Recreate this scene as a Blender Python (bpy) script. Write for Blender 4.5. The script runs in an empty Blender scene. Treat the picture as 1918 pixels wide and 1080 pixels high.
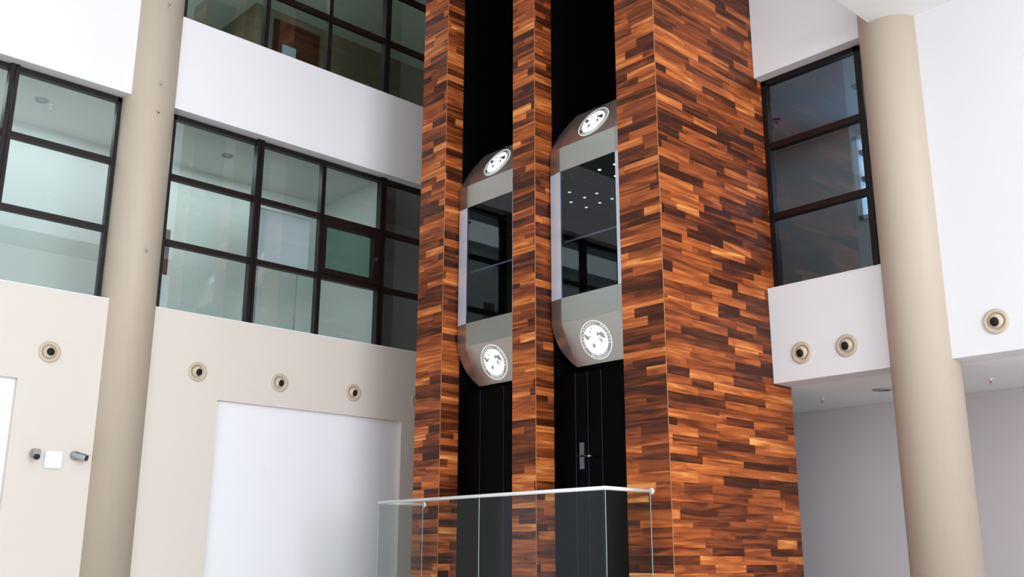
import bpy, math, random
from mathutils import Matrix, Vector

random.seed(7)
S = bpy.context.scene
COL = S.collection
CAMZ = 1.6                       # eye height above the hall floor; heights below are world heights

# ------------------------------------------------------------------ camera
F_PX, YAW, PITCH, ROLL = 1898.02, math.radians(46.8596), math.radians(15.0317), math.radians(0.1248)
_f = Vector((math.cos(PITCH)*math.cos(YAW), math.cos(PITCH)*math.sin(YAW), math.sin(PITCH)))
_r = Vector((math.sin(YAW), -math.cos(YAW), 0.0))
_u = _r.cross(_f)
_R = math.cos(ROLL)*_r + math.sin(ROLL)*_u
_U = -math.sin(ROLL)*_r + math.cos(ROLL)*_u
cam_d = bpy.data.cameras.new('camera')
cam = bpy.data.objects.new('camera', cam_d)
COL.objects.link(cam)
cam_d.sensor_fit = 'HORIZONTAL'; cam_d.sensor_width = 36.0
cam_d.lens = F_PX / 1918.0 * 36.0
cam_d.clip_start = 0.05; cam_d.clip_end = 200
m = Matrix.Identity(4)
for i in range(3):
    m[i][0] = _R[i]; m[i][1] = _U[i]; m[i][2] = -_f[i]
m[2][3] = CAMZ
cam.matrix_world = m
S.camera = cam

def to_px(p):
    d = Vector(p) - Vector((0, 0, CAMZ))
    z = d.dot(_f)
    return 959 + F_PX*d.dot(_R)/z, 540 - F_PX*d.dot(_U)/z

# ------------------------------------------------------------------ world, lights, exposure
W = bpy.data.worlds.new('daylight'); S.world = W; W.use_nodes = True
bg = W.node_tree.nodes['Background']
bg.inputs[0].default_value = (0.42, 0.66, 1.0, 1); bg.inputs[1].default_value = 5.0
S.view_settings.view_transform = 'Standard'; S.view_settings.look = 'None'
S.view_settings.gamma = 1.0; S.view_settings.use_curve_mapping = False
S.view_settings.exposure = 0.0
S.cycles.use_adaptive_sampling = False
S.cycles.caustics_reflective = False; S.cycles.caustics_refractive = False; S.cycles.sample_clamp_indirect = 4.0

def area(name, loc, direction, sx, sy, power, color=(1, 1, 1), spread=180):
    l = bpy.data.lights.new(name, 'AREA'); l.shape = 'RECTANGLE'; l.size = sx; l.size_y = sy
    l.energy = power; l.color = color; l.spread = math.radians(spread)
    o = bpy.data.objects.new(name, l); COL.objects.link(o)
    o.location = loc
    o.rotation_euler = Vector(direction).to_track_quat('-Z', 'Y').to_euler()
    return o
# daylight entering by the glazed facades behind the photographer
area('facade_daylight_south', (1.8, -14.85, 5.2), (0, 1, 0), 9.5, 8.8, 3000, (0.93, 0.97, 1.0))
area('facade_daylight_west', (-5.85, 1.0, 5.2), (1, 0, 0), 9.0, 8.8, 340, (0.95, 0.98, 1.0))

# ------------------------------------------------------------------ node materials
def mat(name, base=(0.8, 0.8, 0.8), rough=0.5, metal=0.0, spec=0.5, emit=None, emit_s=0.0, noise=None):
    M = bpy.data.materials.new(name); M.use_nodes = True
    nt = M.node_tree; b = nt.nodes['Principled BSDF']
    b.inputs['Base Color'].default_value = (*base, 1); b.inputs['Roughness'].default_value = rough
    b.inputs['Metallic'].default_value = metal; b.inputs['Specular IOR Level'].default_value = spec
    if emit:
        b.inputs['Emission Color'].default_value = (*emit, 1); b.inputs['Emission Strength'].default_value = emit_s
    if noise:
        scale, amt, bump = noise
        tc = nt.nodes.new('ShaderNodeNewGeometry')
        n = nt.nodes.new('ShaderNodeTexNoise'); n.inputs['Scale'].default_value = scale; n.inputs['Detail'].default_value = 5
        nt.links.new(tc.outputs['Position'], n.inputs['Vector'])
        mx = nt.nodes.new('ShaderNodeMix'); mx.data_type = 'RGBA'
        mx.inputs['A'].default_value = (*[max(0, c*(1-amt)) for c in base], 1)
        mx.inputs['B'].default_value = (*[min(1, c*(1+amt)) for c in base], 1)
        nt.links.new(n.outputs['Fac'], mx.inputs['Factor'])
        nt.links.new(mx.outputs['Result'], b.inputs['Base Color'])
        if bump:
            bp = nt.nodes.new('ShaderNodeBump'); bp.inputs['Strength'].default_value = bump; bp.inputs['Distance'].default_value = 0.004
            n2 = nt.nodes.new('ShaderNodeTexNoise'); n2.inputs['Scale'].default_value = scale*40; n2.inputs['Detail'].default_value = 3
            nt.links.new(tc.outputs['Position'], n2.inputs['Vector'])
            nt.links.new(n2.outputs['Fac'], bp.inputs['Height']); nt.links.new(bp.outputs['Normal'], b.inputs['Normal'])
    if emit: M.cycles.emission_sampling = 'NONE'
    return M

def srgb(r, g, b):
    f = lambda c: (c/255/12.92) if c/255 <= 0.04045 else ((c/255+0.055)/1.055)**2.4
    return (f(r), f(g), f(b))

def glass_mat(name, tint, refl=0.04, gloss=(1, 1, 1)):
    M = bpy.data.materials.new(name); M.use_nodes = True
    nt = M.node_tree; nt.nodes.remove(nt.nodes['Principled BSDF'])
    out = nt.nodes['Material Output']
    tr = nt.nodes.new('ShaderNodeBsdfTransparent'); tr.inputs['Color'].default_value = (*tint, 1)
    gl = nt.nodes.new('ShaderNodeBsdfGlossy'); gl.inputs['Roughness'].default_value = 0.0; gl.inputs['Color'].default_value = (*gloss, 1)
    lw = nt.nodes.new('ShaderNodeLayerWeight'); lw.inputs['Blend'].default_value = 0.5
    pw = nt.nodes.new('ShaderNodeMath'); pw.operation = 'POWER'; pw.inputs[1].default_value = 5.0
    nt.links.new(lw.outputs['Facing'], pw.inputs[0])
    mu = nt.nodes.new('ShaderNodeMath'); mu.operation = 'MULTIPLY_ADD'; mu.use_clamp = True
    mu.inputs[1].default_value = 1.0-refl; mu.inputs[2].default_value = refl
    nt.links.new(pw.outputs[0], mu.inputs[0])
    mx = nt.nodes.new('ShaderNodeMixShader')
    nt.links.new(mu.outputs[0], mx.inputs[0])
    nt.links.new(tr.outputs[0], mx.inputs[1]); nt.links.new(gl.outputs[0], mx.inputs[2])
    nt.links.new(mx.outputs[0], out.inputs['Surface'])
    return M

def wood_mat(name):
    M = bpy.data.materials.new(name); M.use_nodes = True
    nt = M.node_tree; L = nt.links; b = nt.nodes['Principled BSDF']
    geo = nt.nodes.new('ShaderNodeNewGeometry'); oi = nt.nodes.new('ShaderNodeObjectInfo')
    ad = nt.nodes.new('ShaderNodeMath'); ad.operation = 'ADD'
    L.new(geo.outputs['Random Per Island'], ad.inputs[0]); L.new(oi.outputs['Random'], ad.inputs[1])
    fr = nt.nodes.new('ShaderNodeMath'); fr.operation = 'FRACT'; L.new(ad.outputs[0], fr.inputs[0])
    # grain, stretched along the plank, shifted per plank
    sc = nt.nodes.new('ShaderNodeVectorMath'); sc.operation = 'MULTIPLY'; sc.inputs[1].default_value = (1.1, 1.1, 13.0)
    L.new(geo.outputs['Position'], sc.inputs[0])
    k = nt.nodes.new('ShaderNodeMath'); k.operation = 'MULTIPLY'; k.inputs[1].default_value = 57.0; L.new(fr.outputs[0], k.inputs[0])
    cb = nt.nodes.new('ShaderNodeCombineXYZ'); L.new(k.outputs[0], cb.inputs[0]); L.new(k.outputs[0], cb.inputs[1]); L.new(k.outputs[0], cb.inputs[2])
    sh = nt.nodes.new('ShaderNodeVectorMath'); sh.operation = 'ADD'; L.new(sc.outputs[0], sh.inputs[0]); L.new(cb.outputs[0], sh.inputs[1])
    n1 = nt.nodes.new('ShaderNodeTexNoise'); n1.inputs['Scale'].default_value = 1.0; n1.inputs['Detail'].default_value = 3; n1.inputs['Roughness'].default_value = 0.5; n1.inputs['Distortion'].default_value = 1.2
    L.new(sh.outputs[0], n1.inputs['Vector'])
    sc2 = nt.nodes.new('ShaderNodeVectorMath'); sc2.operation = 'MULTIPLY'; sc2.inputs[1].default_value = (3.0, 3.0, 7.0); L.new(sh.outputs[0], sc2.inputs[0])
    n2 = nt.nodes.new('ShaderNodeTexNoise'); n2.inputs['Scale'].default_value = 1.0; n2.inputs['Detail'].default_value = 4
    L.new(sc2.outputs[0], n2.inputs['Vector'])
    # value that picks the tone: plank tone + grain
    def mth(op, a, bb):
        n = nt.nodes.new('ShaderNodeMath'); n.operation = op
        for i, v in enumerate((a, bb)):
            if isinstance(v, (int, float)): n.inputs[i].default_value = v
            else: L.new(v, n.inputs[i])
        return n.outputs[0]
    tone = mth('MULTIPLY', fr.outputs[0], 0.68)
    g = mth('MULTIPLY', mth('SUBTRACT', n1.outputs['Fac'], 0.5), 1.3)
    g2 = mth('MULTIPLY', mth('SUBTRACT', n2.outputs['Fac'], 0.5), 0.12)
    v = mth('ADD', mth('ADD', mth('ADD', tone, 0.01), g), g2)
    rp = nt.nodes.new('ShaderNodeValToRGB')
    e = rp.color_ramp.elements
    e[0].position = 0.0; e[0].color = (*srgb(58, 26, 13), 1)
    e[1].position = 1.0; e[1].color = (*srgb(244, 182, 108), 1)
    for p, c in ((0.2, (92, 44, 22)), (0.42, (140, 70, 34)), (0.62, (180, 96, 46)), (0.82, (216, 136, 72))):
        x = e.new(p); x.color = (*srgb(*c), 1)
    L.new(v, rp.inputs[0]); L.new(rp.outputs[0], b.inputs['Base Color'])
    b.inputs['Roughness'].default_value = 0.42; b.inputs['Specular IOR Level'].default_value = 0.2
    return M

M_WHITE = mat('white_paint', srgb(234, 233, 236), 0.6, noise=(0.8, 0.015, 0.05))
M_WHITE_R = mat('white_paint_right', srgb(228, 228, 231), 0.6, noise=(0.8, 0.015, 0.05))
M_CREAM = mat('cream_paint', srgb(219, 211, 202), 0.6, noise=(0.8, 0.02, 0.05))
M_BEIGE = mat('beige_column_paint', srgb(186, 172, 156), 0.55, noise=(2.0, 0.03, 0.1))
M_CEIL = mat('ceiling_paint', srgb(243, 243, 244), 0.7, noise=(0.8, 0.01, 0.0))
M_PANEL = mat('white_panel', srgb(240, 241, 246), 0.5, noise=(0.6, 0.01, 0.0))
M_GREYWALL = mat('grey_paint', srgb(206, 200, 203), 0.6, noise=(0.8, 0.02, 0.05))
M_FLOOR = mat('floor_stone', srgb(236, 233, 228), 0.3, noise=(1.5, 0.06, 0.0))
M_FRAME = mat('dark_frame', srgb(20, 14, 14), 0.4, spec=0.3)
M_SASH = mat('sash_frame', srgb(27, 14, 13), 0.4, spec=0.3)
M_BLACK = mat('black_lacquer', (0.0010, 0.0010, 0.0016), 0.3, spec=0.025)
M_SHAFT = mat('shaft_black', (0.0015, 0.0015, 0.002), 0.8, spec=0.05)
M_RAIL = mat('guide_rail_steel', (0.03, 0.03, 0.045), 0.4, metal=0.6)
M_STEEL = mat('satin_steel', (0.42, 0.40, 0.375), 0.30, metal=0.9)
M_ALU = mat('bright_aluminium', (0.66, 0.72, 0.84), 0.3, metal=0.3)
M_RAILW = mat('pale_handrail', (0.80, 0.80, 0.80), 0.35, metal=0.3)
M_CHROME = mat('chrome', (0.75, 0.75, 0.78), 0.15, metal=1.0)
M_CAR = mat('car_interior_dark', (0.02, 0.022, 0.028), 0.12, spec=0.8)
M_MIRROR = mat('dark_mirror', (0.42, 0.42, 0.45), 0.03, metal=1.0)
M_CARCEIL = mat('car_ceiling_dark', (0.02, 0.022, 0.03), 0.3)
M_SPOT = mat('spot_lens', (1, 1, 1), 0.4, emit=(1, 0.98, 0.93), emit_s=6)
M_EMB = mat('emblem_light', (0.4, 0.42, 0.42), 0.4, emit=(0.88, 1.0, 1.0), emit_s=0.95)
M_NOZ = mat('nozzle_cream', srgb(198, 183, 162), 0.45)
M_HOLE = mat('nozzle_throat', (0.005, 0.004, 0.004), 0.8)
M_PLASTIC = mat('white_plastic', srgb(238, 240, 244), 0.35)
M_GREYP = mat('grey_plastic', srgb(165, 165, 168), 0.4)
M_GUN = mat('gunmetal', (0.12, 0.13, 0.16), 0.35, metal=0.7)
M_LENS = mat('dark_lens', (0.01, 0.01, 0.012), 0.15)
M_BLUE = mat('blue_dome', srgb(18, 20, 84), 0.2)
M_RED = mat('red_bulb', srgb(220, 70, 60), 0.3)
M_DOORW = mat('brown_door', srgb(92, 50, 34), 0.45, noise=(6, 0.25, 0.0))
M_DOORF = mat('brown_door_frame', srgb(72, 38, 28), 0.45, noise=(6, 0.2, 0.0))
M_PAPER = mat('paper_notice', srgb(190, 215, 230), 0.7)
M_WOOD = wood_mat('walnut_planks')
M_STRIP = mat('corner_strip_wood', srgb(176, 118, 78), 0.5)
M_CORE = mat('plank_backing', srgb(60, 32, 20), 0.8)
M_GLASS_L = glass_mat('green_window_glass', (0.85, 0.91, 0.915), 0.075)
M_GLASS_S = glass_mat('sash_glass', (0.45, 0.58, 0.55), 0.04)
M_GLASS_R = glass_mat('grey_window_glass', (0.70, 0.75, 0.76), 0.06, (0.8, 0.9, 1.0))
M_GLASS_C = glass_mat('car_glass', (0.55, 0.58, 0.62), 0.025)
M_GLASS_B = glass_mat('balustrade_glass', (0.93, 0.955, 0.95), 0.014, (0.85, 0.93, 1.0))
M_EDGE = mat('glass_edge', srgb(190, 205, 205), 0.2)
M_ROOMW = mat('corridor_paint', srgb(214, 216, 210), 0.7, noise=(0.8, 0.02, 0.0))
M_UPCEIL = mat('sage_ceiling_paint', srgb(206, 218, 208), 0.7, noise=(0.8, 0.02, 0.0))
M_OLIVE = mat('olive_corridor_paint', srgb(128, 120, 98), 0.7, noise=(0.8, 0.03, 0.0))

# ------------------------------------------------------------------ mesh helpers
class MB:
    def __init__(self): self.v = []; self.f = []; self.s = []
    def poly(self, pts, smooth=False):
        n = len(self.v); self.v += [tuple(p) for p in pts]; self.f.append(tuple(range(n, n+len(pts)))); self.s.append(smooth); return self
    def box(self, x0, x1, y0, y1, z0, z1):
        n = len(self.v)
        self.v += [(x0,y0,z0),(x1,y0,z0),(x1,y1,z0),(x0,y1,z0),(x0,y0,z1),(x1,y0,z1),(x1,y1,z1),(x0,y1,z1)]
        for f in ((3,2,1,0),(4,5,6,7),(0,1,5,4),(1,2,6,5),(2,3,7,6),(3,0,4,7)):
            self.f.append(tuple(n+i for i in f)); self.s.append(False)
        return self
    def lathe(self, prof, origin=(0,0,0), axis=(0,0,1), seg=32, smooth=True):
        """prof: list of (radius, height along axis)"""
        a = Vector(axis).normalized(); t = Vector((0,0,1)) if abs(a.z) < 0.9 else Vector((1,0,0))
        e1 = a.cross(t).normalized(); e2 = a.cross(e1); o = Vector(origin)
        n = len(self.v)
        for r, h in prof:
            for k in range(seg):
                q = 2*math.pi*k/seg
                self.v.append(tuple(o + a*h + e1*(r*math.cos(q)) + e2*(r*math.sin(q))))
        for i in range(len(prof)-1):
            for k in range(seg):
                k2 = (k+1) % seg
                self.f.append((n+i*seg+k, n+(i+1)*seg+k, n+(i+1)*seg+k2, n+i*seg+k2)); self.s.append(smooth)
        for i, rev in ((0, False), (len(prof)-1, True)):
            if prof[i][0] > 1e-6:
                r_ = [n+i*seg+k for k in range(seg)]
                self.f.append(tuple(r_[::-1] if rev else r_)); self.s.append(False)
        return self
    def tube(self, p0, p1, r, seg=12):
        a = Vector(p1)-Vector(p0)
        return self.lathe([(r, 0), (r, a.length)], p0, a, seg)
    def build(self, name, material, parent=None, loc=None):
        me = bpy.data.meshes.new(name); me.from_pydata(self.v, [], self.f)
        me.polygons.foreach_set('use_smooth', self.s)
        me.materials.append(material); me.update()
        import bmesh
        bm = bmesh.new(); bm.from_mesh(me); bmesh.ops.recalc_face_normals(bm, faces=bm.faces); bm.to_mesh(me); bm.free()
        o = bpy.data.objects.new(name, me); COL.objects.link(o)
        if loc is not None:
            for v in me.vertices: v.co -= Vector(loc)
            o.location = loc
        if parent: par(o, parent)
        return o

def par(o, p):
    o.parent = p
    # world placement kept: parents carry only a translation
    mi = Matrix.Translation(-world_loc(p))
    o.matrix_parent_inverse = mi
def world_loc(p):
    v = Vector((0,0,0))
    if p.parent is None: return p.location.copy()
    return p.location.copy()
def empty(name, loc):
    o = bpy.data.objects.new(name, None); COL.objects.link(o); o.location = loc; o.empty_display_size = 0.1
    return o
def tag(o, label, cat, group=None):
    o['label'] = label; o['category'] = cat
    if group: o['group'] = group
    return o
def structure(o, label=None, cat=None):
    o['kind'] = 'structure'
    if label: o['label'] = label
    if cat: o['category'] = cat
    return o

# ------------------------------------------------------------------ fixed dimensions
XT, YC, XR, YL = 8.0, 6.2615, 9.926, 11.988
SILL, WTOP = 3.04+CAMZ, 5.745+CAMZ
USILL, UTOP = 7.085+CAMZ, 9.79+CAMZ
ROOF = 12.6
XB0 = 10.295                     # rear of the lift tower
YW = YL+0.20                     # glazing plane of the left wall
XW = XR+0.18                     # glazing plane of the right wall
SOF = 1.94+CAMZ                  # underside of the right gallery
R_COL = 0.335
LC = (4.853, 12.15)              # left column centre
RC = (10.022, 4.538)             # right column centre

# ------------------------------------------------------------------ room shell
structure(MB().box(-6.2, 13.2, -15.2, 16.6, -0.2, 0.0).build('floor', M_FLOOR), 'pale stone floor of the tall hall', 'floor')
structure(MB().box(-6.2, 13.2, -15.2, 16.6, ROOF, ROOF+0.3).build('ceiling_roof', M_CEIL), 'white roof slab over the tall hall', 'ceiling')
# soffit slab over the near right part of the hall; its free edge runs back to the round column
structure(MB().box(5.0, XR+0.3, -14.9, 4.632, 5.725+CAMZ, 5.725+CAMZ+0.35).build('ceiling', M_CEIL), 'bright white lower ceiling meeting the top of the right round column', 'ceiling')
# walls with the daylight facades
def facade(name, axis, pos, a0, a1, g0, g1, label):
    mb = MB()
    def bx(u0, u1, z0, z1, d0=0.0, d1=0.3):
        if axis == 'y': mb.box(u0, u1, pos-d1, pos-d0, z0, z1)
        else: mb.box(pos-d1, pos-d0, u0, u1, z0, z1)
    bx(a0, g0, 0, ROOF); bx(g1, a1, 0, ROOF); bx(g0, g1, 0, 0.7); bx(g0, g1, 9.7, ROOF); bx(g0, g1, 0.7, 9.7, 0.22, 0.3)
    return structure(mb.build(name, M_WHITE), label, 'wall')
facade('wall_south', 'y', -14.9, -6.2, 13.2, -3.1, 6.7, 'white wall with tall glazing behind the camera')
facade('wall_west', 'x', -5.9, -15.2, 16.6, -3.5, 5.5, 'white wall with tall glazing on the far left')

wl = empty('wall_left', (0, YL, 0)); structure(wl, 'long left wall of cream lower paint and white bands between windows', 'wall')
TH = 0.34
def wbox(name, material, boxes, parent):
    mb = MB()
    for b in boxes: mb.box(*b)
    return mb.build(name, material, parent)
# cream lower wall, left of the column (with the corner of a recess) and right of it (with the large recess)
RECZ = 1.98+CAMZ
wbox('lower_wall', M_CREAM, [(3.642, 4.60, YL, YL+TH, 0, SILL), (-6.0, 3.642, YL, YL+TH, RECZ-0.01, SILL)], wl)
wbox('lower_wall', M_CREAM, [(5.12, 6.072, YL, YL+TH, 0, SILL), (6.072, 9.01, YL, YL+TH, RECZ, SILL), (9.01, 13.0, YL, YL+TH, 0, SILL)], wl)
wbox('end_wall', M_WHITE, [(9.76, 13.0, YL+0.02, YL+TH, SILL, WTOP), (9.74, 13.0, YL+0.02, YL+TH, USILL, UTOP)], wl)
wbox('recess_panel', M_PANEL, [(6.06, 9.02, YL+0.075, YL+0.3, 0, RECZ+0.01)], wl)
wbox('recess_panel', M_PANEL, [(-6.0, 3.652, YL+0.075, YL+0.3, 0, RECZ)], wl)
wbox('sill_edge', M_WHITE, [(5.12, 9.6, YL-0.006, YL+0.2, SILL, SILL+0.012)], wl)
wbox('sill_edge', M_WHITE, [(-6.0, 4.56, YL-0.006, YL+0.2, SILL, SILL+0.012)], wl)
wbox('white_band', M_WHITE, [(-6.0, 4.56, YL, YL+TH, WTOP, USILL)], wl)
wbox('white_band', M_WHITE, [(5.12, 13.0, YL, YL+TH, WTOP, USILL)], wl)
wbox('white_band', M_WHITE, [(-6.0, 4.56, YL, YL+TH, UTOP, ROOF)], wl)
wbox('white_band', M_WHITE, [(5.12, 13.0, YL, YL+TH, UTOP, ROOF)], wl)
structure(wbox('wall_corner', M_CREAM, [(10.27, 10.5, 10.36, YL, 0, ROOF)], None), 'narrow wall closing the gap behind the lift tower', 'wall')

wr = empty('wall_right', (XR, 0, 0)); structure(wr, 'white right wall with a gallery parapet beside the tower', 'wall')
wbox('parapet', M_WHITE_R, [(XR, XR+0.34, RC[1]+0.2, YC-0.006, SOF, SILL)], wr)
wbox('sill_edge', M_WHITE, [(XR-0.006, XR+0.18, RC[1]+0.2, YC-0.006, SILL, SILL+0.012)], wr)
wbox('upper_wall', M_WHITE_R, [(XR, XR+0.34, RC[1]+0.2, YC-0.006, 5.725+CAMZ, ROOF)], wr)
wbox('near_wall', M_WHITE_R, [(XR, XR+0.34, -14.9, RC[1]-0.28, SOF, ROOF)], wr)
# gallery slab, its soffit, and the set-back wall under it
structure(wbox('ceiling_gallery', M_CEIL, [(XR+0.002, XB0, -14.9, YC-0.006, SOF+0.001, SOF+0.30), (XB0, 13.0, -14.9, 9.6, SOF+0.001, SOF+0.30)], None), 'grey shaded underside of the right gallery', 'ceiling')
structure(wbox('wall_under_gallery', M_GREYWALL, [(12.2, 12.5, -14.9, 9.6, 0, SOF)], None), 'grey lilac wall set back under the right gallery', 'wall')
structure(wbox('wall_behind_tower', M_GREYWALL, [(10.3, 12.5, 9.6, 9.8, 0, ROOF)], None), 'plain wall closing the space behind the tower', 'wall')

# ------------------------------------------------------------------ corridors behind the glass
FL1 = 2.32+CAMZ
structure(wbox('floor_corridor', M_FLOOR, [(-6.0, 13.0, YL+TH, 13.9, FL1-0.3, FL1)], None), 'floor of the corridor behind the lower left windows', 'floor')
structure(wbox('ceiling_corridor', M_ROOMW, [(-6.0, 13.0, YL+TH, 16.4, WTOP+0.005, WTOP+0.3)], None), 'pale ceiling of the corridor behind the lower left windows', 'ceiling')
structure(wbox('wall_corridor', M_ROOMW, [(-6.0, 13.0, 13.9, 14.1, FL1-0.3, WTOP+0.005), (8.70, 8.80, YL+TH, 13.9, FL1, WTOP+0.005)], None), 'pale rear wall of the corridor behind the lower left windows', 'wall')
FL2 = FL1+4.04; ZU = 9.6+CAMZ
structure(wbox('ceiling_upper_corridor', M_UPCEIL, [(-6.0, 13.0, YL+TH, 16.4, ZU, ZU+0.2)], None), 'pale ceiling of the corridor behind the upper left windows', 'ceiling')
structure(wbox('wall_upper_corridor', M_OLIVE, [(7.70, 13.0, 14.9, 16.4, WTOP+0.3, ZU), (-6.0, 7.70, 16.2, 16.4, WTOP+0.3, ZU)], None), 'olive rear wall with a brown door behind the upper windows', 'wall')
structure(wbox('wall_corridor_end', M_ROOMW, [(12.9, 13.0, YL+TH, 16.4, FL1-0.3, ZU), (-6.1, -6.0, YL+TH, 16.4, FL1-0.3, ZU)], None), 'end walls of the corridors behind the left windows', 'wall')
# gallery room behind the right window; its outer window shows the sky
structure(wbox('ceiling_gallery_room', M_GREYWALL, [(XR+0.34, 13.0, -2.0, 9.6, 5.75+CAMZ, 6.0+CAMZ)], None), 'dim ceiling of the room behind the right window', 'ceiling')
OW = (4.6, 6.205, 4.41+CAMZ, 5.60+CAMZ)
structure(wbox('wall_gallery_room', M_GREYWALL, [(12.2, 12.4, -2.0, OW[0], SOF+0.3, 5.75+CAMZ), (12.2, 12.4, OW[1], 9.6, SOF+0.3, 5.75+CAMZ),
     (12.2, 12.4, OW[0], OW[1], SOF+0.3, OW[2]), (12.2, 12.4, OW[0], OW[1], OW[3], 5.75+CAMZ), (XR+0.34, 12.4, -2.2, -2.0, SOF+0.3, 5.75+CAMZ)], None),
     'dim rear wall of the room behind the right window', 'wall')

# ------------------------------------------------------------------ round columns
def column(c, label, zt=ROOF):
    o = MB().lathe([(R_COL, 0), (R_COL, zt)], (c[0], c[1], 0), (0, 0, 1), 96).build('round_column', M_BEIGE, loc=(c[0], c[1], 0))
    return tag(o, label, 'column')
lcol = column(LC, 'beige round column between the two left window sections')
rcol = column(RC, 'beige round column in front of the white right wall')
# small steel studs on the left column
for x, y in ((315, 10), (300, 157), (295, 210), (272, 470)):
    # the ray through the stud meets the column surface
    d = (_R*((x-959)/F_PX) + _U*(-(y-540)/F_PX) + _f)
    a = d.x**2+d.y**2; bq = -2*(d.x*LC[0]+d.y*LC[1]); cq = LC[0]**2+LC[1]**2-R_COL**2
    t = (-bq-math.sqrt(max(0, bq*bq-4*a*cq)))/(2*a)
    p = d*t+Vector((0, 0, CAMZ)); n = Vector((p.x-LC[0], p.y-LC[1], 0)).normalized()
    MB().lathe([(0.022, -0.003), (0.022, 0.010), (0.010, 0.014), (0.010, 0.03), (0.014, 0.036), (0.0, 0.04)], p, n, 14).build('stud', M_CHROME, lcol)

# ------------------------------------------------------------------ windows
def window(name, label, axis, plane, us, zs, fm, glass, special=None, wide=(), loc=None):
    """us / zs: grid lines; frame members ~0.06 wide; each pane, mullion and transom is a part"""
    w = empty(name, loc); structure(w, label, 'window')
    def bx(u0, u1, d0, d1, z0, z1, nm, mt, parent=w):
        mb = MB()
        if axis == 'x': mb.box(u0, u1, plane+d0, plane+d1, z0, z1)
        else: mb.box(plane+d0, plane+d1, u0, u1, z0, z1)
        return mb.build(nm, mt, parent)
    hw = 0.034
    # outer frame
    mb = MB()
    fr = [(us[0]-hw, us[-1]+hw, zs[0]-0.005, zs[0]+0.035), (us[0]-hw, us[-1]+hw, zs[-1]-0.075, zs[-1]-0.012), (us[0]-hw, us[0]+hw, zs[0], zs[-1]-0.012), (us[-1]-hw, us[-1]+hw, zs[0], zs[-1]-0.012)]
    for (a, b, c, d) in fr:
        if axis == 'x': mb.box(a, b, plane-0.035, plane+0.05, c, d)
        else: mb.box(plane-0.035, plane+0.05, a, b, c, d)
    mb.build('frame', fm, w)
    for i, u in enumerate(us[1:-1]):
        if i in wide:      # coupled pair of profiles, reaching the head
            bx(u-0.055, u-0.005, -0.06, 0.05, zs[0], zs[-1]-0.003, 'mullion', fm)
            bx(u+0.005, u+0.050, -0.06, 0.05, zs[0], zs[-1]-0.003, 'mullion', fm)
        else:
            bx(u-hw, u+hw, -0.045, 0.05, zs[0], zs[-1]-0.012, 'mullion', fm)
    for j, z in enumerate(zs[1:-1]):
        for i in range(len(us)-1):
            bx(us[i]+hw, us[i+1]-hw, -0.04, 0.05, z-0.036, z+0.036, 'transom', M_SASH)
    for i in range(len(us)-1):
        for j in range(len(zs)-1):
            g = glass
            if special and (i, j) in special: g = special[(i, j)]
            bx(us[i]+0.02, us[i+1]-0.02, 0.0, 0.008, zs[j]+0.02, zs[j+1]-0.02, 'pane', g)
    return w, bx
ZL = [SILL+0.012, 3.965+CAMZ, 4.862+CAMZ, WTOP]
window('window_1', 'dark framed window left of the beige left column', 'x', YW, [-0.02, 1.06, 2.14, 3.21, 4.50], ZL, M_FRAME, M_GLASS_L, wide=(0, 1, 2), loc=(2.0, YW, SILL))
w2, bx2 = window('window_2', 'wide dark framed window over the large white recess', 'x', YW, [5.225, 6.515, 7.575, 8.648, 9.72], ZL, M_FRAME, M_GLASS_L, special={(2, 1): M_GLASS_S}, wide=(0, 2), loc=(7.5, YW, SILL))
# opening sash in the third column
for (a, b, c, d) in ((7.60, 7.655, 4.0, 4.83), (8.50, 8.60, 4.0, 4.83), (7.655, 8.50, 4.0, 4.085), (7.655, 8.50, 4.745, 4.83)):
    bx2(a, b, -0.065, 0.045, c+CAMZ, d+CAMZ, 'sash', M_SASH)
bx2(8.535, 8.56, -0.095, -0.065, 4.36+CAMZ, 4.42+CAMZ, 'latch', M_CHROME)
ZU_ = [USILL+0.005, 8.085+CAMZ, 9.0+CAMZ, UTOP]
window('window_3', 'upper dark framed window above the white band', 'x', YW, [5.225, 6.475, 7.545, 8.62, 9.70], ZU_, M_FRAME, M_GLASS_L, wide=(2,), loc=(7.5, YW, USILL))
window('window_5', 'upper dark framed window on the far left', 'x', YW, [-0.02, 1.06, 2.14, 3.21, 4.50], ZU_, M_FRAME, M_GLASS_L, loc=(2.0, YW, USILL))
ZR = [SILL+0.012, 3.956+CAMZ, 4.848+CAMZ, 5.735+CAMZ]
window('window_4', 'dark three-pane window between the wooden tower and right column', 'y', XW, [4.985, 6.225], ZR, M_FRAME, M_GLASS_R, loc=(XW, 5.4, SILL))
# outer window of the gallery room
wo = empty('window_6', (12.2, 5.4, OW[2])); structure(wo, 'bright outer window seen through the right window', 'window')
mb = MB()
for (a, b, c, d) in ((OW[0], OW[1], OW[3]-0.06, OW[3]), (OW[1]-0.07, OW[1], OW[2], OW[3]), (OW[0], OW[0]+0.07, OW[2], OW[3]), (OW[0], OW[1], OW[2], OW[2]+0.05)): mb.box(12.17, 12.36, a, b, c, d)
mb.build('frame', M_WHITE, wo)
for z in (4.99, 5.37): MB().box(12.22, 12.32, OW[0], OW[1], z+CAMZ-0.03, z+CAMZ+0.03).build('transom', M_FRAME, wo)
for (a, b) in ((4.45, 4.97), (5.01, 5.35), (5.39, 5.55)): MB().box(12.26, 12.268, OW[0]+0.05, OW[1]-0.05, a+CAMZ, b+CAMZ).build('pane', M_GLASS_B, wo)

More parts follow.
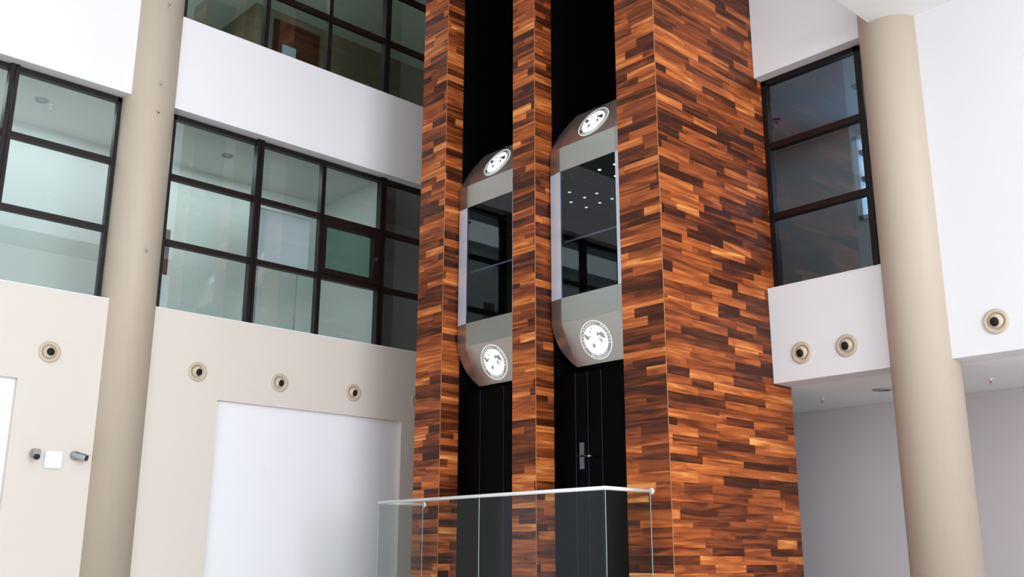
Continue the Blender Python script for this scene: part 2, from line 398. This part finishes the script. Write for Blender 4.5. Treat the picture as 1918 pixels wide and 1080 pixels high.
# ------------------------------------------------------------------ wooden lift tower: three piers clad with planks
rows = []; z = 0.0
while z < ROOF-0.02:
    h = random.choice((0.078, 0.086, 0.09, 0.094, 0.094, 0.102)); h = min(h, ROOF-z); rows.append((z, z+h)); z += h
plank_me = None
def unit_plank():
    mb = MB().box(-0.5, 0.5, -0.5, 0.5, -0.5, 0.5)
    me = bpy.data.meshes.new('plank'); me.from_pydata(mb.v, [], mb.f); me.materials.append(M_WOOD); me.update()
    return me
plank_me = unit_plank()
T = 0.022
def face_planks(axis, plane, sign, a0, a1, lens):
    """planks on a vertical face; returns list of (x0,x1,y0,y1,z0,z1)"""
    out = []
    for (z0, z1) in rows:
        u = a0 - random.uniform(0.0, lens[1]*0.8)
        while u < a1:
            l = random.uniform(*lens); b0, b1 = max(u, a0), min(u+l, a1); u += l
            if a1 - b1 < 0.07: b1 = a1; u = a1
            if b1-b0 < 0.05: continue
            pr = random.uniform(0.0, 0.0035); g = 0.0006
            p0, p1 = (plane-sign*T, plane+sign*pr) if sign > 0 else (plane-pr, plane+T)
            if axis == 'y': out.append((p0, p1, b0+g, b1-g, z0+g, z1-g))       # face normal along x, planks run along y
            else: out.append((b0+g, b1-g, p0, p1, z0+g, z1-g))
    return out
def visible_area(b, front):
    c = [to_px((x, y, zz)) for x in b[0:2] for y in b[2:4] for zz in b[4:6]]
    cx = sum(p[0] for p in c)/8; cy = sum(p[1] for p in c)/8
    if not (-5 < cx < 1923 and -8 < cy < 1088): return 0
    if not front: return 0
    return (max(p[0] for p in c)-min(p[0] for p in c))*(max(p[1] for p in c)-min(p[1] for p in c))
def pier(label, core, faces, corners=()):
    x0, x1, y0, y1 = core
    root = empty('wood_clad_pier', ((x0+x1)/2, (y0+y1)/2, 0)); tag(root, label, 'pier', 'wood-clad piers of the lift tower')
    MB().box(x0+T, x1-0.001, y0+T, y1-T, 0, ROOF-0.01).build('core', M_CORE, root)
    pl = []
    for (axis, plane, sign, a0, a1, lens, front) in faces:
        for b in face_planks(axis, plane, sign, a0, a1, lens): pl.append((visible_area(b, front), b))
    for (cx_, cy_) in corners: MB().box(cx_-0.004, cx_+0.002, cy_-0.002, cy_+0.004, 0, ROOF-0.01).build('corner_strip', M_STRIP, root)
    pl.sort(key=lambda t: -t[0])
    off = world_loc(root)
    rest = MB()
    for i, (ar, b) in enumerate(pl):
        if i < 300 and ar > 0:
            o = bpy.data.objects.new('plank', plank_me); COL.objects.link(o)
            o.parent = root
            o.location = Vector(((b[0]+b[1])/2, (b[2]+b[3])/2, (b[4]+b[5])/2)) - off
            o.scale = (b[1]-b[0], b[3]-b[2], b[5]-b[4])
        else: rest.box(*b)
    o = rest.build('plank_cladding', M_WOOD, root); o['kind'] = 'stuff'
    return root
REV = 0.29
O1 = (8.5267, 9.8387); O2 = (6.8236, 8.1365); XB = 10.29; YT = 10.3613
LN = (0.36, 0.88)
pier('left wood-clad pier of the lift tower beside the left windows', (XT, XB, O1[1], YT), [('y', XT, -1, O1[1], YT, LN, True), ('x', O1[1], -1, XT, XT+REV, LN, True), ('x', YT, 1, XT, XB, LN, False)], [(XT, O1[1])])
pier('narrow middle wood-clad pier between the two lift shafts', (XT, XB, O2[1], O1[0]), [('y', XT, -1, O2[1], O1[0], LN, True), ('x', O2[1], -1, XT, XT+REV, LN, True), ('x', O1[0], 1, XT, XT+REV, LN, False)], [(XT, O2[1])])
pier('broad right wood-clad pier with a wide plank side facing the right window', (XT, XB, YC, O2[0]), [('y', XT, -1, YC, O2[0], LN, True), ('x', YC, -1, XT, XB, LN, True), ('x', O2[0], 1, XT, XT+REV, LN, False)], [(XT, YC)])

# ------------------------------------------------------------------ lift shafts, black lining, guide rails, door
for k, (o, lab) in enumerate(((O1, 'black lining of the left lift shaft'), (O2, 'black lining of the right lift shaft'))):
    w = empty('wall_shaft_left' if k == 0 else 'wall_shaft_right', (9.0, (o[0]+o[1])/2, 0)); structure(w, lab, 'wall')
    mb = MB().box(XB-0.15, XB-0.1, o[0], o[1], 0, ROOF).box(XT+REV+0.01, XB-0.15, o[0]+0.001, o[0]+0.007, 0, ROOF).box(XT+REV+0.01, XB-0.15, o[1]-0.007, o[1]-0.001, 0, ROOF)
    mb.build('lining', M_SHAFT, w)
    for (x, y) in ((9.75, o[0]+0.35), (9.75, o[1]-0.35), (9.9, (o[0]+o[1])/2+0.05)):
        MB().box(x, x+0.05, y-0.012, y+0.012, 0.2, ROOF-0.3).build('guide_rail', M_RAIL, w)
def shaft_front(o, name, label, joints, handle):
    d = empty(name, (XT+REV, (o[0]+o[1])/2, 1.3)); structure(d, label, 'door')
    ys = [o[0]+0.008] + joints + [o[1]-0.008]
    for a, b in zip(ys[:-1], ys[1:]):
        MB().box(XT+REV+0.01, XT+REV+0.05, a+0.003, b-0.003, 1.3, 2.06+CAMZ).build('panel', M_BLACK, d)
    for y in joints: MB().box(XT+REV+0.004, XT+REV+0.02, y-0.0035, y+0.0035, 1.3, 2.06+CAMZ).build('joint_strip', M_RAIL, d)
    if handle:
        px = XT+REV+0.01
        h = MB().box(px-0.012, px, handle[0]-0.033, handle[0]+0.033, handle[1]-0.145, handle[1]+0.145).build('handle', M_GUN, d)
        MB().tube((px-0.01, handle[0], handle[1]-0.005), (px-0.06, handle[0], handle[1]-0.005), 0.012).tube((px-0.06, handle[0]+0.01, handle[1]-0.005), (px-0.06, handle[0]-0.20, handle[1]-0.02), 0.011).build('lever', M_RAIL, h)
        MB().lathe([(0.014, 0), (0.014, 0.004), (0.0, 0.006)], (px-0.072, handle[0]-0.16, handle[1]-0.017), (-1, 0, 0), 12).build('lock_button', M_CHROME, h)
def yat(x, y, plane):
    d = (_R*((x-959)/F_PX) + _U*(-(y-540)/F_PX) + _f); return d.y*plane/d.x, d.z*plane/d.x + CAMZ
js = sorted([yat(1078, 800, XT+REV)[0], yat(1101, 800, XT+REV)[0], yat(1127, 800, XT+REV)[0]])
shaft_front(O2, 'door_1', 'black glass door with a steel handle in the right lift shaft', js, yat(1090, 853, XT+REV))
js = sorted([yat(897, 960, XT+REV)[0], yat(942, 900, XT+REV)[0]])
shaft_front(O1, 'door_2', 'black glass door without a handle in the left lift shaft', js, None)

# ------------------------------------------------------------------ lift cars
HZ = dict(b=2.15+CAMZ, h=2.64+CAMZ, w0=2.94+CAMZ, w1=4.505+CAMZ, t=4.81+CAMZ, e=5.30+CAMZ)
XF = 8.2; TL = math.tan(math.radians(22.5)); TLT = math.tan(math.radians(28.0))
HF, HO, DXO = 0.435, 0.622, 0.028
def loft(rings, cy, dz, cap_lo=True, cap_hi=True):
    mb = MB(); n = []
    for (z, xf, hf, xo, ho, xb) in rings:
        n.append([(xb, cy+ho, z+dz), (xo, cy+ho, z+dz), (xf, cy+hf, z+dz), (xf, cy-hf, z+dz), (xo, cy-ho, z+dz), (xb, cy-ho, z+dz)])
    base = 0
    for r in n: mb.v += r
    for i in range(len(n)-1):
        for k in range(6):
            k2 = (k+1) % 6
            mb.f.append((i*6+k, i*6+k2, (i+1)*6+k2, (i+1)*6+k)); mb.s.append(False)
    if cap_lo: mb.f.append(tuple(range(6))); mb.s.append(False)
    if cap_hi: q = (len(n)-1)*6; mb.f.append(tuple(q+k for k in range(6))[::-1]); mb.s.append(False)
    return mb
def glyph(ch, size):
    c = bpy.data.curves.new('glyph', 'FONT'); c.body = ch; c.size = size; c.align_x = 'CENTER'; c.resolution_u = 3
    o = bpy.data.objects.new('glyph', c); COL.objects.link(o)
    dg = bpy.context.evaluated_depsgraph_get(); ev = o.evaluated_get(dg); me = ev.to_mesh()
    vs = [v.co.copy() for v in me.vertices]; fs = [tuple(p.vertices) for p in me.polygons]
    ev.to_mesh_clear(); bpy.data.objects.remove(o); bpy.data.curves.remove(c)
    return vs, fs
GL = {}
def get_glyph(ch):
    if ch not in GL: GL[ch] = glyph(ch, 0.040)
    return GL[ch]
R_E = 0.2245
_a = (341.0, -72.0); _b = (-115.0, -414.0)
def e2(x, y):     # emblem local coordinates (right, up), in radii
    dx, dy = x-525.0, y-555.0; det = _a[0]*_b[1]-_a[1]*_b[0]
    return ((dx*_b[1]-dy*_b[0])/det, (_a[0]*dy-_a[1]*dx)/det)
SHAPES = [[(262,455),(290,430),(330,475),(380,492),(395,450),(415,480),(385,512),(345,572),(300,535),(270,490)],
          [(325,382),(412,372),(422,398),(390,400)],
          [(545,400),(580,372),(592,402),(665,368),(708,420),(750,500),(738,522),(690,490),(650,490),(620,440),(560,468)],
          [(595,512),(622,505),(682,578),(668,622)], [(640,492),(688,532),(664,547)],
          [(455,620),(520,662),(517,700),(490,738),(460,700)]]
def emblem(car, centre, up):
    """flat lit emblem on a sloped cap: local right = -Y, up = given vector"""
    rt = Vector((0, -1, 0)); up = Vector(up).normalized(); nm = rt.cross(up); c = Vector(centre)
    P = lambda a, b, h: c + rt*(a*R_E) + up*(b*R_E) + nm*h
    e = MB()
    ring = [P(0.76*math.cos(q), 0.76*math.sin(q), 0.006) for q in [2*math.pi*k/64 for k in range(64)]]
    e.poly(ring)
    low = [P(0.76*math.cos(q), 0.76*math.sin(q), 0.0) for q in [2*math.pi*k/64 for k in range(64)]]
    for k in range(64): e.poly([low[k], low[(k+1) % 64], ring[(k+1) % 64], ring[k]])
    em = e.build('emblem', M_EMB, car); em['label'] = 'round backlit emblem with a map and ring of lettering'
    o = MB()
    for k in range(64):
        q0, q1 = 2*math.pi*k/64, 2*math.pi*(k+1)/64
        i0, i1 = P(0.968*math.cos(q0), 0.968*math.sin(q0), 0.004), P(0.968*math.cos(q1), 0.968*math.sin(q1), 0.004)
        j0, j1 = P(math.cos(q0), math.sin(q0), 0.004), P(math.cos(q1), math.sin(q1), 0.004)
        b0, b1 = P(math.cos(q0), math.sin(q0), 0.0), P(math.cos(q1), math.sin(q1), 0.0)
        o.poly([i0, j0, j1, i1]); o.poly([j0, b0, b1, j1])
    o.build('ring', M_EMB, em)
    t = MB()
    def put(text, a0, a1, outward):
        n = len(text)
        for i, ch in enumerate(text):
            if ch == ' ': continue
            q = math.radians(a0+(a1-a0)*i/(n-1))
            vs, fs = get_glyph(ch); base = len(t.v)
            rad = 0.805 if outward else 0.92
            rr = Vector((math.cos(q), math.sin(q))); tt = Vector((math.sin(q), -math.cos(q))) * (1 if outward else -1); yy = rr*(1 if outward else -1)
            for v in vs:
                p = rr*rad + (tt*v.x*0.82 + yy*v.y)/R_E
                t.v.append(tuple(P(p.x, p.y, 0.003)))
            for f in fs: t.f.append(tuple(base+k for k in f)); t.s.append(False)
    put('ULUSLARARASI ANTALYA', 197, -17, True)
    put('ÜNİVERSİTESİ', 233, 307, False)
    t.build('lettering', M_EMB, em)['kind'] = 'stuff'
    s = MB()
    for sh in SHAPES: s.poly([P(*e2(*p), 0.0075) for p in sh])
    def line(p, q, w):
        a, b = Vector(e2(*p)), Vector(e2(*q)); d = (b-a).normalized(); n = Vector((-d.y, d.x))*w
        s.poly([P(*(a+n), 0.0075), P(*(b+n), 0.0075), P(*(b-n), 0.0075), P(*(a-n), 0.0075)])
    line((425, 285), (432, 330), 0.02); line((430, 300), (445, 450), 0.006); line((430, 300), (560, 560), 0.006); line((495, 740), (498, 820), 0.008)
    s.build('map_print', M_STEEL, em)['kind'] = 'stuff'
def lift_car(o, dz, label, lit):
    cy = (o[0]+o[1])/2
    c = empty('elevator_car', (8.9, cy, HZ['b']+dz)); tag(c, label, 'elevator', 'panoramic lift cars in the wooden tower')
    xb = 9.62
    b, h, w0, w1, t, e = (HZ[k] for k in ('b', 'h', 'w0', 'w1', 't', 'e'))
    def cap(za, zb_, TL=TL):
        rings = []
        N = 10
        for i in range(N+1):
            s = i/N; z = za+(zb_-za)*s; xf = XF+abs(z-za)*TL
            hf = HF-(HF-0.385)*s**1.4; ho = HO-(HO-0.392)*s**2.6
            rings.append((z, xf, hf, xf+DXO*(1-s)+0.002, ho, xb))
        return rings
    loft(cap(h, b), cy, dz).build('lower_cap', M_STEEL, c)
    loft([(h, XF, HF, XF+DXO, HO, xb), (w0, XF, HF, XF+DXO, HO, xb)], cy, dz).build('lower_band', M_STEEL, c)
    loft([(w1, XF, HF, XF+DXO, HO, xb), (t, XF, HF, XF+DXO, HO, xb)], cy, dz).build('upper_band', M_STEEL, c)
    loft(cap(t, e, TLT), cy, dz).build('upper_cap', M_STEEL, c)
    g = MB().box(XF+0.004, XF+0.012, cy-HF+0.004, cy+HF-0.004, w0+dz+0.002, w1+dz-0.002).build('front_glass', M_GLASS_C, c)
    for s in (-1, 1):
        y0, y1 = cy+s*(HF+0.002), cy+s*HO
        MB().poly([(XF, y0, w0+dz), (XF+DXO, y1, w0+dz), (XF+DXO, y1, w1+dz), (XF, y0, w1+dz)]).poly([(XF+DXO+0.02, y1, w0+dz), (XF+0.03, y0, w0+dz), (XF+0.03, y0, w1+dz), (XF+DXO+0.02, y1, w1+dz)]).poly([(XF, y0, w0+dz), (XF, y0, w1+dz), (XF+0.03, y0, w1+dz), (XF+0.03, y0, w0+dz)]).poly([(XF+DXO, y1, w0+dz), (XF+DXO, y1, w1+dz), (XF+DXO+0.02, y1, w1+dz), (XF+DXO+0.02, y1, w0+dz)]).build('corner_panel', M_ALU, c)
        MB().box(XF+0.03, xb, cy+s*HO-0.02*(s > 0), cy+s*HO+0.02*(s < 0), w0+dz, w1+dz).build('side_wall', M_CAR, c)
        MB().box(XF+0.05, xb-0.02, cy+s*(HF-0.01), cy+s*(HF+0.0), w0+dz, w1+dz-0.0).build('mirror_wall', M_MIRROR, c)
    MB().box(xb-0.03, xb, cy-HO, cy+HO, w0+dz, w1+dz).build('rear_wall', M_CAR, c)
    ce = MB().box(XF+0.02, xb-0.03, cy-HF, cy+HF, w1+dz-0.012, w1+dz-0.001).build('car_ceiling', M_CARCEIL, c)
    MB().box(XF+0.03, xb-0.04, cy+HF-0.03, cy+HF-0.02, w1+dz-0.018, w1+dz-0.012).build('ceiling_trim', M_GREYP, ce)
    for x in (8.47, 8.76, 9.04, 9.33):
        for y in (0.04, -0.2, 0.25):
            if y == 0.25 and x < 8.9: continue
            MB().lathe([(0.020, 0.0), (0.020, -0.004), (0.0, -0.006)], (x, cy+y, w1+dz-0.012), (0, 0, 1), 14).build('spot_lamp', M_SPOT if lit else M_GREYP, ce)
    MB().tube((XF+0.06, cy-HF+0.01, 3.63+CAMZ+dz), (XF+0.06, cy+HF-0.01, 3.63+CAMZ+dz), 0.011).build('grab_rail', M_PLASTIC, c)
    k = 0.245
    emblem(c, (XF+k*TL-0.002, cy-0.006, h-k+dz), (-TL, 0, 1))
    emblem(c, (XF+k*TLT-0.002, cy-0.006, t+k+dz), (TLT, 0, 1))
    return c
lift_car(O1, -0.018, 'left panoramic lift car with unlit cabin between the left and middle piers', False)
lift_car(O2, 0.0, 'right panoramic lift car with lit ceiling spots between middle and right piers', True)

# ------------------------------------------------------------------ glass balustrade in front of the tower
RZ = 0.668+CAMZ
structure(wbox('floor_landing', M_FLOOR, [(7.28, XT+REV, 6.5, 10.13, 1.05, 1.3)], None), 'small raised landing in front of the lift tower', 'floor')
structure(wbox('wall_landing', M_WHITE, [(7.34, XT, 6.55, 10.08, 0.0, 1.05)], None), 'white base under the landing', 'wall')
ba = empty('glass_balustrade', (7.3, 8.3, 1.3)); tag(ba, 'frameless glass balustrade with pale handrail in front of the wooden tower', 'balustrade')
XG = 7.305; YG0, YG1 = 6.50, 10.11
MB().tube((XG, YG0-0.012, RZ), (XG, YG1+0.012, RZ), 0.019, 16).build('handrail', M_RAILW, ba)
MB().tube((XG, YG0, RZ), (XT-0.005, YG0, RZ), 0.019, 16).build('handrail', M_RAILW, ba)
MB().tube((XG, YG1, RZ), (XT-0.005, YG1, RZ), 0.019, 16).build('handrail', M_RAILW, ba)
for y in (YG0, YG1): MB().lathe([(0.034, 0), (0.034, 0.012), (0.02, 0.02), (0.0, 0.02)], (XT-0.004, y, RZ), (-1, 0, 0), 20).build('wall_flange', M_RAILW, ba)
ysp = yat(897, 1000, XG)[0]
for (a, b) in ((YG0+0.008, ysp-0.004), (ysp+0.004, YG1-0.008)):
    p = MB().box(XG-0.005, XG+0.005, a, b, 1.3, RZ-0.008).build('glass_panel', M_GLASS_B, ba)
for y in (YG0, YG1):
    MB().box(XG+0.006, XT-0.03, y-0.005, y+0.005, 1.3, RZ-0.008).build('glass_panel', M_GLASS_B, ba)
    MB().box(XG-0.003, XG+0.001, y-0.002, y+0.002, 1.3, RZ-0.008).build('edge_strip', M_EDGE, ba)
    MB().box(XT-0.032, XT-0.028, y-0.003, y+0.003, 1.3, RZ-0.008).build('edge_strip', M_EDGE, ba)
MB().box(XG-0.004, XG+0.004, ysp-0.0018, ysp+0.0018, 1.3, RZ-0.008).build('edge_strip', M_EDGE, ba)

# ------------------------------------------------------------------ round air nozzles
def nozzle(p, n, aim, r, label, group):
    c = empty('air_nozzle', p); tag(c, label, 'air vent', group)
    n = Vector(n); P = Vector(p)
    MB().lathe([(r, -0.002), (r, 0.008), (r*0.96, 0.016), (r*0.70, 0.020), (r*0.66, 0.010), (r*0.62, -0.002)], P, n, 36).build('flange', M_NOZ, c)
    a = (n + Vector(aim)).normalized()
    rb = r*0.62
    prof = [(rb*math.cos(q), rb*0.55*math.sin(q)) for q in [math.radians(x) for x in (0, 15, 30, 42, 52)]]
    hr = rb*0.60
    b = MB().lathe([(rb, -0.02)]+prof+[(hr, prof[-1][1]+0.003), (hr*0.94, prof[-1][1]-0.002)], P+a*0.002, a, 32).build('jet_ball', M_NOZ, c)
    MB().lathe([(hr*0.95, 0), (hr*0.95, 0.004), (0.0, 0.004)], P+a*(0.002+prof[-1][1]+0.0005), a, 28).build('throat', M_HOLE, c)
VZ = 2.305+CAMZ
GLV = 'round air nozzles on the left wall'
for x, lab in ((3.946, 'round cream air nozzle left of the left beige column, above the cameras'),
               (5.767, 'round cream air nozzle nearest right of the left beige column'),
               (6.95, 'round cream air nozzle above the middle of the large white recess'),
               (8.14, 'round cream air nozzle above the right end of the large white recess'),
               (9.30, 'round cream air nozzle half hidden behind the wooden tower')):
    nozzle((x, YL, VZ), (0, -1, 0), (0.22, 0, -0.22) if x > 4.5 else (0.08, 0, 0.0), 0.125, lab, GLV)
GRV = 'round air nozzles on the right wall'
for y, lab in ((5.873, 'round cream air nozzle on the parapet nearest the wooden tower'), (5.328, 'round cream air nozzle on the parapet nearest the right column'),
               (3.756, 'round cream air nozzle on the white wall right of the right column')):
    nozzle((XR, y, 2.24+CAMZ), (-1, 0, 0), (0, 0.1, -0.2), 0.125, lab, GRV)

# ------------------------------------------------------------------ wall devices on the left
def sec_camera(x, z, d, label):
    c = empty('security_camera', (x, YL, z)); tag(c, label, 'camera', 'bullet cameras on the left wall')
    MB().lathe([(0.055, 0), (0.055, 0.012), (0.045, 0.022), (0.0, 0.022)], (x, YL, z), (0, -1, 0), 24).build('base', M_GREYP, c)
    d = Vector(d).normalized(); j = Vector((x, YL-0.075, z-0.005))
    MB().tube((x, YL-0.015, z), j, 0.016).build('arm', M_GREYP, c)
    b = MB().lathe([(0.030, -0.05), (0.036, -0.045), (0.036, 0.10), (0.033, 0.11)], j, d, 24).build('body', M_GREYP, c)
    MB().lathe([(0.031, 0.108), (0.034, 0.125), (0.028, 0.126), (0.0, 0.121)], j, d, 24).build('lens', M_LENS, c)
    side = d.cross(Vector((0, 0, 1))).normalized(); up = side.cross(d)
    mb = MB()
    for s0, s1 in ((-0.04, 0.04),):
        q = [j+side*s0+up*0.037-d*0.03, j+side*s1+up*0.037-d*0.03, j+side*s1+up*0.037+d*0.14, j+side*s0+up*0.037+d*0.14]
        mb.poly(q); mb.poly([p+up*0.006 for p in q])
        for k in range(4): mb.poly([q[k], q[(k+1) % 4], q[(k+1) % 4]+up*0.006, q[k]+up*0.006])
    mb.build('hood', M_GREYP, c)
    MB().lathe([(0.012, 0.0), (0.012, -0.012), (0.0, -0.012)], j-d*0.045-up*0.02, up, 10).build('joint_screw', M_LENS, c)
sec_camera(3.915, 1.15+CAMZ, (-0.25, -1.0, -0.45), 'grey bullet camera left of the white wireless unit')
sec_camera(4.36, 1.155+CAMZ, (0.75, -0.7, -0.28), 'grey bullet camera between the white wireless unit and left column')
ap = empty('wireless_access_point', (4.126, YL, 1.09+CAMZ)); tag(ap, 'white rounded square wireless unit between the two bullet cameras', 'wireless unit')
def rsq(w, r, y, z0, x0, n=6):
    pts = []
    for (sx, sz, a0) in ((1, 1, 0), (-1, 1, 90), (-1, -1, 180), (1, -1, 270)):
        for k in range(n+1):
            q = math.radians(a0+90*k/n); pts.append((x0+sx*(w-r)+r*math.cos(q), y, z0+sz*(w-r)+r*math.sin(q)))
    return pts
mb = MB(); rings = [rsq(0.098, 0.03, YL, ap.location.z, 4.126), rsq(0.100, 0.032, YL-0.02, ap.location.z, 4.126), rsq(0.097, 0.032, YL-0.030, ap.location.z, 4.126), rsq(0.086, 0.03, YL-0.036, ap.location.z, 4.126)]
for a, b in zip(rings[:-1], rings[1:]):
    for k in range(len(a)): k2 = (k+1) % len(a); mb.poly([a[k], a[k2], b[k2], b[k]], False)
mb.poly(rings[-1]); mb.build('cover', M_PLASTIC, ap)
for dx in (-0.012, 0.0, 0.012): MB().box(4.126+dx-0.003, 4.126+dx+0.003, YL-0.039, YL-0.034, ap.location.z-0.03, ap.location.z+0.03).build('raised_rib', M_PLASTIC, ap)

# ------------------------------------------------------------------ ceiling fittings
def downlight(p, label, group, r=0.09, lens=M_GREYP):
    c = empty('ceiling_downlight', p); tag(c, label, 'ceiling light', group)
    MB().lathe([(r, 0), (r, -0.012), (r*0.85, -0.016), (r*0.72, -0.006), (r*0.72, 0.0)], p, (0, 0, 1), 28).build('trim', M_GREYP, c)
    MB().lathe([(r*0.72, -0.004), (r*0.3, -0.006), (0, -0.006)], p, (0, 0, 1), 28).build('lens', lens, c)
def sprinkler(p, label, group):
    c = empty('fire_sprinkler', p); tag(c, label, 'sprinkler', group)
    MB().lathe([(0.03, 0), (0.028, -0.008), (0.012, -0.012), (0.010, -0.03), (0.0, -0.03)], p, (0, 0, 1), 16).build('escutcheon', M_PLASTIC, c)
    q = Vector(p)
    MB().lathe([(0.008, -0.03), (0.008, -0.055), (0, -0.056)], p, (0, 0, 1), 10).build('bulb', M_RED, c)
    MB().lathe([(0.020, -0.056), (0.020, -0.059), (0, -0.059)], p, (0, 0, 1), 14).build('deflector', M_CHROME, c)
GD = 'corridor ceiling downlights'
ZC = WTOP+0.005
downlight((3.789, 12.962, ZC), 'round downlight on the corridor ceiling left of the left column', GD)
downlight((6.446, 13.011, ZC), 'round downlight behind the first top pane right of the left column', GD)
downlight((9.285, 13.0, ZC), 'round downlight behind the top panes next to the wooden tower', GD)
downlight((11.10, 5.50, 5.75+CAMZ), 'round downlight behind the top pane of the right window', GD)
downlight((11.18, 5.60, SOF), 'dark round downlight under the right gallery beside the column', GD, 0.11, M_LENS)
GS = 'fire sprinklers'
sprinkler((3.93, 13.02, ZC), 'small red fire sprinkler on the corridor ceiling, far left', GS)
sprinkler((11.252, 6.424, SOF), 'small red fire sprinkler under the gallery left of the right column', GS)
sprinkler((11.322, 4.419, SOF), 'small fire sprinkler under the gallery right of the right column', GS)
def dome(p, label):
    c = empty('dome_camera', p); tag(c, label, 'camera', 'dome cameras on the ceilings')
    MB().lathe([(0.06, 0), (0.06, -0.02), (0.05, -0.028), (0.0, -0.028)], p, (0, 0, 1), 20).build('base', M_BLUE, c)
    MB().lathe([(0.045*math.cos(q), -0.027-0.045*math.sin(q)) for q in [math.radians(a) for a in (0, 20, 40, 60, 75, 90)]], p, (0, 0, 1), 20).build('dome', M_BLUE, c)
dome((11.22, 6.76, 5.75+CAMZ), 'dark blue dome camera behind the top pane of the right window')
dome((5.47, 12.78, ZC), 'dark blue dome camera behind the window edge beside the left column')

# ------------------------------------------------------------------ door behind the upper window
d = empty('door_3', (8.5, 14.9, FL2)); structure(d, 'brown wooden door behind the upper window', 'door')
y = 14.9; x0, x1, zt = 8.065, 9.01, 9.42+CAMZ
MB().box(x0, x0+0.09, y-0.05, y, FL2, zt).box(x1-0.09, x1, y-0.05, y, FL2, zt).box(x0+0.09, x1-0.09, y-0.05, y, zt-0.09, zt).build('door_frame', M_DOORF, d)
lf = MB().box(x0+0.09, x1-0.09, y-0.03, y, FL2, zt-0.09).build('door_leaf', M_DOORW, d)
MB().box(x0+0.24, x0+0.27, y-0.08, y-0.03, 8.5+CAMZ, 8.6+CAMZ).build('handle', M_CHROME, d)
pn = MB().box(8.25, 8.53, y-0.045, y-0.038, 8.55+CAMZ, 8.97+CAMZ).build('paper_notice', M_PAPER); tag(pn, 'pale blue paper notice on the brown door behind the upper window', 'notice')

# lamps of the corridors, then an added fill in the gallery room
area('corridor_lamps', (1.9, 13.1, WTOP-0.03), (0, 0, -1), 11.5, 0.9, 100, (0.92, 0.98, 1.0))
area('upper_corridor_lamps', (2.0, 13.8, ZU-0.03), (0, 0, -1), 10.0, 0.9, 130, (0.95, 1.0, 0.95))
area('gallery_room_fill', (11.3, 6.0, 5.72+CAMZ), (0, 0, -1), 0.5, 5.0, 9, (0.92, 0.98, 1.0))  # added fill light to lift the dim room ceiling, not a lit fitting

# ------------------------------------------------------------------ added pale-pane board and the notice panel behind the lower windows
wb = empty('pale_pane_board', (7.06, 12.40, 3.99+CAMZ)); tag(wb, 'white board added behind the middle pane above the white recess to make it pale', 'board')
MB().box(6.60, 7.53, 12.40, 12.415, 3.99+CAMZ, 4.84+CAMZ).build('board', M_WHITE, wb)  # board and its stand are added to whiten this pane's pale look
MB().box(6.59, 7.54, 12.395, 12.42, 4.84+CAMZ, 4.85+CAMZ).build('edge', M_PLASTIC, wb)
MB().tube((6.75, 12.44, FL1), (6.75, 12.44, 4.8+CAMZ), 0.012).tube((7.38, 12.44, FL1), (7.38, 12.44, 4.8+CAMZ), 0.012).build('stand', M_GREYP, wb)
pl_ = empty('notice_panel', (5.34, 12.4, FL1)); tag(pl_, 'narrow brown and white panel behind the window edge beside the left column', 'panel')
MB().box(5.20, 5.43, 12.40, 12.43, 3.60+CAMZ, 4.215+CAMZ).build('upper_panel', M_DOORW, pl_)
MB().box(5.20, 5.41, 12.40, 12.43, FL1, 3.597+CAMZ).build('lower_panel', M_PLASTIC, pl_)
